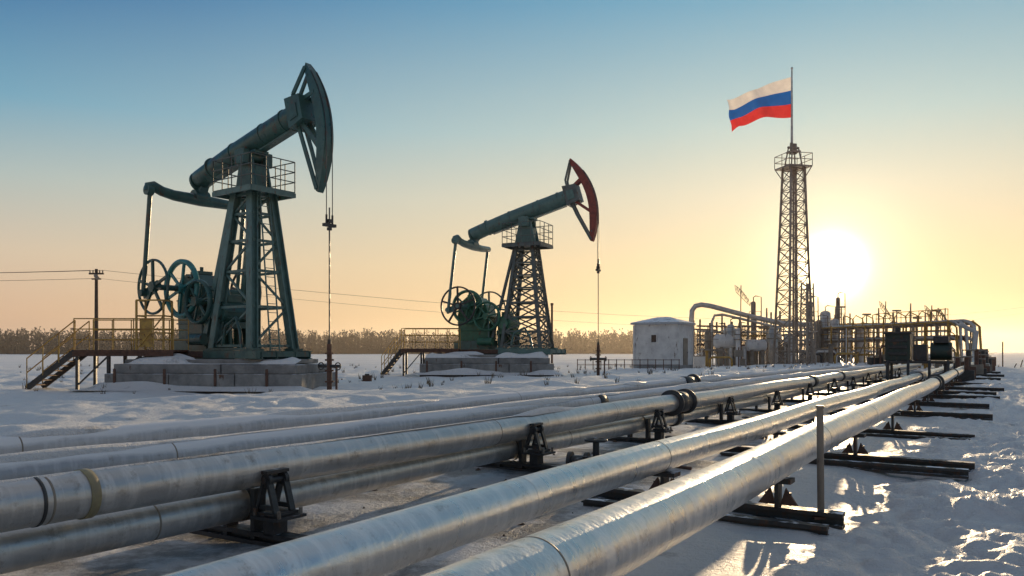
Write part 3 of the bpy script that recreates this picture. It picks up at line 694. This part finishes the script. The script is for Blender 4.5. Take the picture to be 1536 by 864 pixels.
# ------------------------------------------------------------------ processing plant
def plant():
    E=empty('gas_processing_plant'); rnd=random.Random(5)
    b=B(); Y=70
    p=[S(1037,532,Y),S(1037,480,Y),S(1038,466,Y),S(1043,459,Y),S(1052,457,Y),S(1066,459,Y),S(1100,468,Y),S(1135,477,Y),S(1178,486,Y),S(1215,487,Y+1)]
    b.path(p,.22,'silver',16)
    p=[S(1068,532,Y+1),S(1068,482,Y+1),S(1072,473,Y+1),S(1085,472,Y+1),S(1170,492,Y+2)]
    b.path(p,.12,'silver',12)
    for px in(1050,1075,1098,1122,1146,1170):
        yy=Y+rnd.uniform(-1,3); top=S(px,468+rnd.uniform(-4,16),yy); b.beam((top.x,yy,-.2),top,.14,.14,'ind')
        b.beam((top.x,yy+2.5,-.2),(top.x,yy+2.5,top.z),.14,.14,'ind')
        b.beam((top.x-.5,yy,top.z-.9),(top.x+1.6,yy,top.z-1.0),.12,.16,'ind')
    b.obj('overhead_pipe',E)
    b=B()
    for z,m in((497,'silver'),(503,'yellow'),(510,'silver'),(489,'ind'),(517,'rust')):
        b.path([S(1045,z,Y+2),S(1110,z+1,Y+2),S(1215,z,Y+3)],.08,m,8)
    for (a,c,py,r,yy) in((1070,1112,512,.62,69),(1118,1150,518,.5,68),(1150,1172,507,.45,72),(1085,1105,497,.3,71)):
        p0=S(a,py,yy);p1=S(c,py,yy); L=(p1-p0)
        b.path([p0,p0+L*.04,p0+L*.12,p0+L*.88,p0+L*.96,p1],[r*.3,r*.75,r,r,r*.75,r*.3],'white',18)
        for t in(.25,.75): q_=p0+L*t; b.bbox((q_.x-.12,yy-.4,0),(q_.x+.12,yy+.4,q_.z-r*.8),'ind')
    for (px,pt,r,yy,m) in((1130,452,.22,73,'ind'),(1096,486,.3,69,'silver'),(1108,492,.25,68,'white'),(1062,496,.3,70,'ind'),(1160,490,.4,70,'silver'),(1185,500,.5,71,'white'),(1238,466,.5,78,'silver'),(1257,446,.2,80,'ind'),(1228,480,.35,76,'ind'),(1252,478,.4,77,'silver'),(1290,492,.5,74,'white'),(1216,452,.18,74,'ind')):
        t=S(px,pt,yy); b.path([(t.x,yy,-.1),(t.x,yy,t.z-r*.6),(t.x,yy,t.z-r*.2),(t.x,yy,t.z)],[r,r,r*.75,r*.2],m,16)
        b.ring((t.x,yy,t.z*.7),(0,0,1),r+.12,.04,'ind',16)
        rail(b,[(t.x-r-.3,yy-r-.3,t.z*.7),(t.x+r+.3,yy-r-.3,t.z*.7)],0,.8,'ind',.025,.5,1)
        b.path([(t.x,yy,t.z-.05),(t.x,yy,t.z+.35),(t.x+.2,yy,t.z+.5),(t.x+r+.5,yy,t.z+.4),(t.x+r+.55,yy,.2)],.05,'ind',6)
    for (px,pt,yy) in((1275,470,88),(1318,462,90),(1340,468,86),(1366,455,92),(1388,470,88),(1150,462,80),(1083,470,78)):
        t=S(px,pt,yy); b.path([(t.x,yy,-.1),(t.x,yy,t.z*.6),(t.x,yy,t.z)],[.16,.12,.08],'ind',10); b.ring((t.x,yy,t.z*.8),(0,0,1),.3,.04,'ind',12)
    for i in range(95):
        px=rnd.uniform(1045,1425); yy=rnd.uniform(64,82); c=S(px,532,yy); w=rnd.uniform(.3,1.1); h=rnd.uniform(.4,1.6)
        m=rnd.choice(['white','ind','silver','ind','yellow','rust','black'])
        k=rnd.random()
        if k<.22: b.bbox((c.x-w/2,yy-w/2,-.1),(c.x+w/2,yy+w/2,h),m); b.bbox((c.x-w/2-.05,yy-w/2-.05,h),(c.x+w/2+.05,yy+w/2+.05,h+.06),'ind')
        elif k<.55: b.tube((c.x,yy,-.1),(c.x,yy,h+.4),w*.2,m,10); b.ring((c.x,yy,h+.35),(0,0,1),w*.35,.04,m,14)
        elif k<.8:
            b.path([(c.x,yy,0),(c.x,yy,h),(c.x+.2,yy,h+.2),(c.x+1.6,yy,h+.2),(c.x+1.8,yy,h),(c.x+1.8,yy,0)],.09,m,8)
        else: b.tube((c.x,yy,-.1),(c.x,yy,h+2.2),.05,m,6); b.beam((c.x-.5,yy,h+1.6),(c.x+.5,yy,h+1.6),.05,.05,m)
    b.obj('process_vessels',E)
    b=B(); P0=S(1213,530,78); P1=S(1422,530,60); n=15
    d=(P1-P0); d.z=0; L=d.length; d.normalize(); nrm=Vector((-d.y,d.x,0))
    for i in range(n+1):
        q_=P0+d*L*i/n
        for sgn in(0,2.2):
            w=q_+nrm*sgn; hgt=3.5+ (.15 if i%3==0 else 0); b.beam((w.x,w.y,-.2),(w.x,w.y,hgt),.12,.12,'yellow' if i%2 else 'ind')
        for z in(2.2,3.35): b.beam((q_.x,q_.y,z),(q_.x+nrm.x*2.2,q_.y+nrm.y*2.2,z),.10,.14,'ind')
        if i<n and i%2==0:
            q2=P0+d*L*(i+1)/n; b.beam((q_.x,q_.y,.3),(q2.x,q2.y,2.1),.06,.06,'ind')
    for sgn,z,r,m in((.0,3.5,.07,'yellow'),(.3,3.56,.10,'silver'),(.8,3.58,.12,'silver'),(1.5,3.6,.15,'silver'),(2.0,3.55,.09,'yellow'),(.3,2.38,.10,'silver'),(.9,2.42,.13,'rust'),(1.6,2.4,.11,'silver'),(-.1,2.9,.04,'yellow'),(-.1,1.6,.06,'yellow')):
        a=P0+nrm*sgn; c=P1+nrm*sgn
        b.path([(a.x,a.y,z),((a.x+c.x)/2,(a.y+c.y)/2,z),(c.x-.1,c.y,z),(c.x+.2,c.y-.1,z-.08),(c.x+.45,c.y-.35,z-.4),(c.x+.55,c.y-.5,.3)],r,m,10)
    a=P0+d*L*.55; c=P1; rail(b,[(a.x,a.y,3.6),(c.x,c.y,3.6)],0,.9,'yellow',.03,1.0,1)
    for i in range(9):
        q_=P0+d*L*(.3+.075*i); b.path([(q_.x,q_.y,3.5),(q_.x,q_.y,4.0+.5*rnd.random()),(q_.x+.3,q_.y,4.5),(q_.x+.9,q_.y,4.2),(q_.x+1.0,q_.y,3.6)],.05,'yellow',8)
    b.obj('pipe_rack',E)
    b=B(); P0=S(1190,530,92); P1=S(1425,530,84)
    for i in range(19):
        q_=P0.lerp(P1,i/18); b.beam((q_.x,q_.y,-.2),(q_.x,q_.y,4.3),.11,.11,'ind')
    for z in(2.6,3.4,4.2,4.35): b.path([(P0.x,P0.y,z),(P1.x,P1.y,z)],.08,'silver' if z<4 else 'yellow',8)
    for px,h in((1262,6),(1300,5.2),(1345,5.6),(1376,4.8),(1405,5.6)):
        q_=S(px,530,86); b.tube((q_.x,86,0),(q_.x,86,h),.07,'ind',8); b.bbox((q_.x-.4,85.8,h),(q_.x+.4,86.2,h+.18),'ind')
    b.obj('rear_pipe_rack',E)
    b=B()
    for px,pt,yy,w in((1110,428,76,1.1),(1327,452,74,.9),(1396,458,66,.9),(1416,462,64,.8)):
        t=S(px,pt,yy)
        b.tube((t.x,yy,0),(t.x+.1,yy,t.z),.05,'ind',6)
        pr=Vector((t.x-.5,yy,t.z))
        for i in range(7):
            x=t.x-.5+i*w/5; zz=t.z-.12*i-.02*i*i; b.tube(pr,(x,yy,zz),.03,'ind',5)
            b.tube((x,yy,zz),(x+w/10,yy,zz-.55),.025,'ind',5); b.tube((x+w/10,yy,zz-.55),(x+w/5,yy,zz-.15),.025,'ind',5); pr=Vector((x,yy,zz))
        b.tube((t.x-.4,yy,t.z-.6),(pr.x,yy,pr.z-.4),.03,'ind',5)
    b.obj('vent_masts',E)
plant()

E=empty('valve_station',(0,0,0),-TH); b=B(); s=33.
u0=-3.6
for du in(0,1.9):
    for ds in(0,1.2): b.beam((u0+du,s+ds,-.2),(u0+du,s+ds,.85),.10,.10,'black')
b.bbox((u0-.15,s-.15,.85),(u0+2.15,s+1.35,.95),'black')
b.bbox((u0-.1,s,.95),(u0+.75,s+.9,2.0),'dgreen'); b.bbox((u0+.85,s+.1,.95),(u0+1.3,s+.8,1.55),'black')
b.tube((u0+1.4,s+.4,1.3),(u0+2.1,s+.4,1.3),.33,'dgreen',20); b.bbox((u0+1.5,s+.1,1.6),(u0+2.0,s+.7,1.85),'black')
b.tube((u0+.3,s+.4,2.0),(u0+.3,s+.4,2.2),.1,'black',10); b.bbox((u0-.15,s-.1,1.95),(u0+.8,s+1.0,2.02),'black')
for dz in(1.15,1.4,1.65): b.bbox((u0+.0,s-.04,dz),(u0+.65,s-.003,dz+.12),'black')
for du in(.0,.7,1.4,2.0): b.path([(u0+du,s-.1,.95),(u0+du,s-.25,.7),(u0+du,s-.25,.2)],.05,'black',8)
b.obj('motor_boxes',E,bevel=.02)
def clutter():
    rnd=random.Random(11)
    E=empty('pipeline_manifold',(0,0,0),-TH); b=B()
    for i in range(16):
        s=40+i*1.7; u=-1.2+rnd.uniform(-.9,1.0)+.015*i
        h=rnd.uniform(.5,1.5)
        b.tube((u,s,-.1),(u,s,h),.1,'black' if i%2 else 'rust',10); b.ring((u,s,h),(0,0,1),.24,.03,'ind',14)
        b.bbox((u-.3,s-.2,-.1),(u+.3,s+.2,h*.45),rnd.choice(['ind','rust','white','black']))
    b.path([(-1.48,60,.465),(-1.48,62,.6),(-1.48,63,1.5),(-1.4,63.5,2.6),(-2.4,64,3.2)],.16,'silver',14)
    b.obj('valves',E)
    q_=S(1456,545,68); b=B(); b.tube((q_.x,68,0),(q_.x,68,3.6),.07,'rust',8); b.bbox((q_.x-.3,67.8,1.3),(q_.x+.4,68.2,2.0),'ind'); b.bbox((q_.x+.5,67.5,0),(q_.x+1.2,68.4,1.5),'black'); b.tube((q_.x+1.5,66,0),(q_.x+1.5,66,2.1),.05,'rust',8)
    b.bbox((q_.x+2.1,70,0),(q_.x+3.4,71,.8),'rust')
    for i in range(7): xx=q_.x+1.2+i*.5; b.tube((xx,64,0),(xx+.3,64.2,.3+.3*(i%3)),.04,'wood',6)
    b.obj('marker_post')
clutter()

b=B(); q_=S(828,548,52); b.tube((q_.x,52,-.1),(q_.x,52,4.3),.07,'rust',10); b.tube((q_.x,52,4.3),(q_.x,52,4.45),.1,'rust',10); b.obj('vent_pipe')
b=B()
for i in range(14):
    x=4.6+i*.55; b.tube((x,56,-.1),(x,56,.75),.03,'rust',6)
for z in(.35,.7): b.tube((4.6,56,z),(11.8,56,z),.025,'rust',6)
b.obj('low_fence')
b=B(); c=S(551,571,34); b.bbox((c.x-.18,33.8,-.05),(c.x+.18,34.1,.28),'rust'); b.tube((c.x,33.95,.28),(c.x,33.95,.34),.1,'black',10); b.obj('junction_box',bevel=.01)
b=B(); c=S(1108,550,58); b.tube((c.x,58,-.1),(c.x,58,1.6),.05,'rust',8); b.bbox((c.x-.3,57.8,.9),(c.x+.3,58.2,1.4),'ind'); b.obj('meter_post')

# ------------------------------------------------------------------ utility poles and wires
def pole(x,y,h):
    E=empty('utility_pole',(x,y,0)); b=B()
    b.tube((0,0,-.2),(0,0,h),.16,'wood',10,.11); b.beam((-.55,0,h-.35),(.55,0,h-.35),.12,.12,'wood'); b.beam((-.35,0,h-.75),(.35,0,h-.75),.1,.1,'wood')
    for q_ in(-.48,-.25,.25,.48): b.tube((q_,0,h-.3),(q_,0,h-.08),.05,'ind',8)
    b.tube((0,-.12,h-.5),(.3,-.4,h-.75),.14,'ind',8)
    b.obj('post',E)
pole(-31.3,60,7.5); pole(-80,62,8.2)
b=B()
def wire(a,c,sag,r=.016):
    a=Vector(a);c=Vector(c); b.path([a.lerp(c,i/16)-Vector((0,0,sag*4*(i/16)*(1-i/16))) for i in range(17)],r,'wire',4)
for dx,dz in((-.5,-.1),(.5,-.1),(.3,-.7)):
    wire((-31.3+dx,60,7.5+dz),(-80+dx,62,8.2+dz),.5,.014)
wire((-30.8,60,7.4),(140,180,16),5.5,.013); wire((-31.2,60,6.8),(140,181,15.2),6.,.010)
b.obj('power_lines')

# ------------------------------------------------------------------ tree lines
def forest(name,x0,x1,yc,dep,n,hmin,hmax,seed):
    rnd=random.Random(seed); b=B(); vs=[];fs=[]
    def tri(a,c,d): o=len(vs); vs.extend([a,c,d]); fs.append((o,o+1,o+2))
    for i in range(n):
        x=rnd.uniform(x0,x1); y_=yc+rnd.uniform(-dep,dep); h=rnd.uniform(hmin,hmax)*(.8+.4*float(vn(np.array(x*.03),np.array(seed+.5))+.5))
        w=.13
        tri((x-w,y_,-.5),(x+w,y_,-.5),(x,y_,h)); tri((x,y_-w,-.5),(x,y_+w,-.5),(x,y_,h))
        con=rnd.random()<.35; k=30
        for j in range(k):
            t=rnd.uniform(.08,1.)
            z=h*t; L=(h*.20*(1.08-t)+.2) if con else h*.17*(1-abs(t-.5)*.9)+.2
            a=rnd.uniform(0,6.283); L*=rnd.uniform(.6,1.2)
            up=-.25*L if con else rnd.uniform(.5,1.5)*L
            ex,ey=x+L*math.cos(a),y_+L*math.sin(a); ww=.28 if con else .12
            tri((x,y_,z-ww),(x,y_,z+ww),(ex,ey,z+up)); 
            tri((ex,ey,z+up),(x+L*.5*math.cos(a),y_+L*.5*math.sin(a),z+up*.5-ww*1.4),(x+L*.6*math.cos(a+.5),y_+L*.6*math.sin(a+.5),z+up*.9+.3))
        for j in range(5):
            a=rnd.uniform(-2.5,2.5); hh=rnd.uniform(.8,3.4)
            tri((x+a-1.,y_,-.3),(x+a+1.,y_,-.3),(x+a+rnd.uniform(-.6,.6),y_,hh))
    b.add(vs,fs,'bark'); return b.obj(name)
forest('distant_trees',-420,130,420,45,2500,7.5,12,1)
forest('distant_trees',-60,420,900,60,900,8,13,2)
forest('distant_trees',-820,-380,560,60,700,9,13,3)

rnd=random.Random(4); b=B()
def tuft(x,y_,sc):
    z=gz(x,y_)
    for i in range(10):
        a=rnd.uniform(0,6.28); L=sc*rnd.uniform(.5,1.1); o=Vector((x+rnd.uniform(-.08,.08)*sc*3,y_+rnd.uniform(-.08,.08)*sc*3,z-.02))
        e=o+Vector((math.cos(a)*L*.4,math.sin(a)*L*.4,L)); w=.008+.01*sc
        b.add([o+Vector((-w,0,0)),o+Vector((w,0,0)),e],[(0,1,2)],'tuft')
for i in range(420):
    y_=rnd.uniform(24,75); x=rnd.uniform(-.62,.62)*y_
    uu=CT*x-ST*y_
    if -8.5<uu<-.8 : continue
    tuft(x,y_,rnd.uniform(.12,.4))
b.obj('dry_grass')
b=B()
for i in range(140):
    u=rnd.uniform(-5.6,-1.9); s=rnd.uniform(2.0,20); p=UV(u,s); r=rnd.uniform(.012,.05)
    z=gz(p.x,p.y); k=6; 
    vs=[(p.x+r*math.cos(2*math.pi*j/k)*rnd.uniform(.7,1.3),p.y+r*math.sin(2*math.pi*j/k)*rnd.uniform(.7,1.3),z-.01) for j in range(k)]+[(p.x+rnd.uniform(-.3,.3)*r,p.y,z+r*.7)]
    b.add(vs,[(j,(j+1)%k,k) for j in range(k)],'wood')
b.obj('stones')

# ------------------------------------------------------------------ low-lying winter haze over the plant and the far field
m=bpy.data.materials.new('haze'); m.use_nodes=True; nt=m.node_tree; nt.nodes.remove(nt.nodes['Principled BSDF'])
vsn=nt.nodes.new('ShaderNodeVolumeScatter'); vsn.inputs['Density'].default_value=.0004; vsn.inputs['Anisotropy'].default_value=.6; vsn.inputs['Color'].default_value=(1,.88,.74,1)
nt.links.new(vsn.outputs[0],nt.nodes['Material Output'].inputs['Volume']); M['haze']=m
b=B(); b.bbox((-1600,52,-3),(1600,1400,32),'haze'); b.obj('haze')

# ------------------------------------------------------------------ world, sun, camera
AZ,EL=R(21.8),R(5.6)
SD=Vector((math.sin(AZ)*math.cos(EL),math.cos(AZ)*math.cos(EL),math.sin(EL)))
w=bpy.data.worlds.new('World'); scene.world=w; w.use_nodes=True; nt=w.node_tree
bg=nt.nodes['Background']
sky=nt.nodes.new('ShaderNodeTexSky'); sky.sky_type='NISHITA'; sky.sun_disc=False
sky.sun_elevation=EL; sky.sun_rotation=AZ; sky.altitude=0; sky.air_density=1.; sky.dust_density=.4; sky.ozone_density=1.5
nt.links.new(sky.outputs[0],bg.inputs['Color']); bg.inputs['Strength'].default_value=.003
def lin(c): return tuple((x/255/12.92 if x/255<=.04045 else ((x/255+.055)/1.055)**2.4) for x in c)
tc=nt.nodes.new('ShaderNodeTexCoord'); gen=tc.outputs['Generated']
sp=nt.nodes.new('ShaderNodeSeparateXYZ'); nt.links.new(gen,sp.inputs[0])
zf=math_(nt,'MAXIMUM',sp.outputs['Z'],0.)
away=ramp(nt,zf,[(p,lin(c)) for p,c in((0,(208,162,134)),(.04,(218,178,148)),(.106,(214,194,170)),(.187,(172,188,186)),(.264,(108,162,188)),(.40,(28,94,154)),(.6,(95,118,148)),(1.,(158,152,152)))])
sunny=ramp(nt,zf,[(p,lin(c)) for p,c in((0,(242,198,138)),(.04,(243,206,148)),(.106,(240,214,168)),(.187,(224,216,190)),(.264,(190,208,202)),(.40,(122,172,196)),(.6,(110,145,175)),(1.,(158,152,152)))])
hd=nt.nodes.new('ShaderNodeCombineXYZ'); nt.links.new(sp.outputs['X'],hd.inputs[0]); nt.links.new(sp.outputs['Y'],hd.inputs[1])
hn=nt.nodes.new('ShaderNodeVectorMath'); hn.operation='NORMALIZE'; nt.links.new(hd.outputs[0],hn.inputs[0])
hdp=nt.nodes.new('ShaderNodeVectorMath'); hdp.operation='DOT_PRODUCT'; nt.links.new(hn.outputs[0],hdp.inputs[0]); hdp.inputs[1].default_value=(math.sin(AZ),math.cos(AZ),0)
tf=ramp(nt,hdp.outputs['Value'],[(.50,0.),(.72,.35),(.93,.82),(1.,1.)])
bgr=nt.nodes.new('ShaderNodeBackground'); nt.links.new(mix(nt,tf,away,sunny),bgr.inputs['Color']); bgr.inputs['Strength'].default_value=.97
dp=nt.nodes.new('ShaderNodeVectorMath'); dp.operation='DOT_PRODUCT'
nt.links.new(gen,dp.inputs[0]); dp.inputs[1].default_value=SD
d=math_(nt,'MAXIMUM',dp.outputs['Value'],0.)
g1=math_(nt,'MULTIPLY',math_(nt,'POWER',d,3500.),9.); g2=math_(nt,'MULTIPLY',math_(nt,'POWER',d,450.),.65); g3=math_(nt,'MULTIPLY',math_(nt,'POWER',d,55.),.13)
gs=math_(nt,'ADD',math_(nt,'ADD',g1,g2),g3)
bg2=nt.nodes.new('ShaderNodeBackground'); bg2.inputs['Color'].default_value=(1,.83,.52,1); nt.links.new(gs,bg2.inputs['Strength'])
ad=nt.nodes.new('ShaderNodeAddShader'); nt.links.new(bg.outputs[0],ad.inputs[0]); nt.links.new(bg2.outputs[0],ad.inputs[1])
ad2=nt.nodes.new('ShaderNodeAddShader'); nt.links.new(ad.outputs[0],ad2.inputs[0]); nt.links.new(bgr.outputs[0],ad2.inputs[1])
nt.links.new(ad2.outputs[0],nt.nodes['World Output'].inputs['Surface'])
sl=bpy.data.lights.new('sun','SUN'); sl.energy=5.; sl.angle=R(.6); sl.color=(1,.72,.42)
so=bpy.data.objects.new('sun',sl); scene.collection.objects.link(so); so.rotation_euler=SD.to_track_quat('Z','Y').to_euler()
cam=bpy.data.cameras.new('camera'); cam.sensor_width=36; cam.lens=F/1536*36; cam.shift_y=95/1536; cam.clip_start=.05; cam.clip_end=6000
co=bpy.data.objects.new('camera',cam); scene.collection.objects.link(co); co.location=(0,0,H); co.rotation_euler=(R(90),0,0)
scene.camera=co
scene.view_settings.view_transform='Standard'; scene.view_settings.look='None'; scene.view_settings.exposure=0
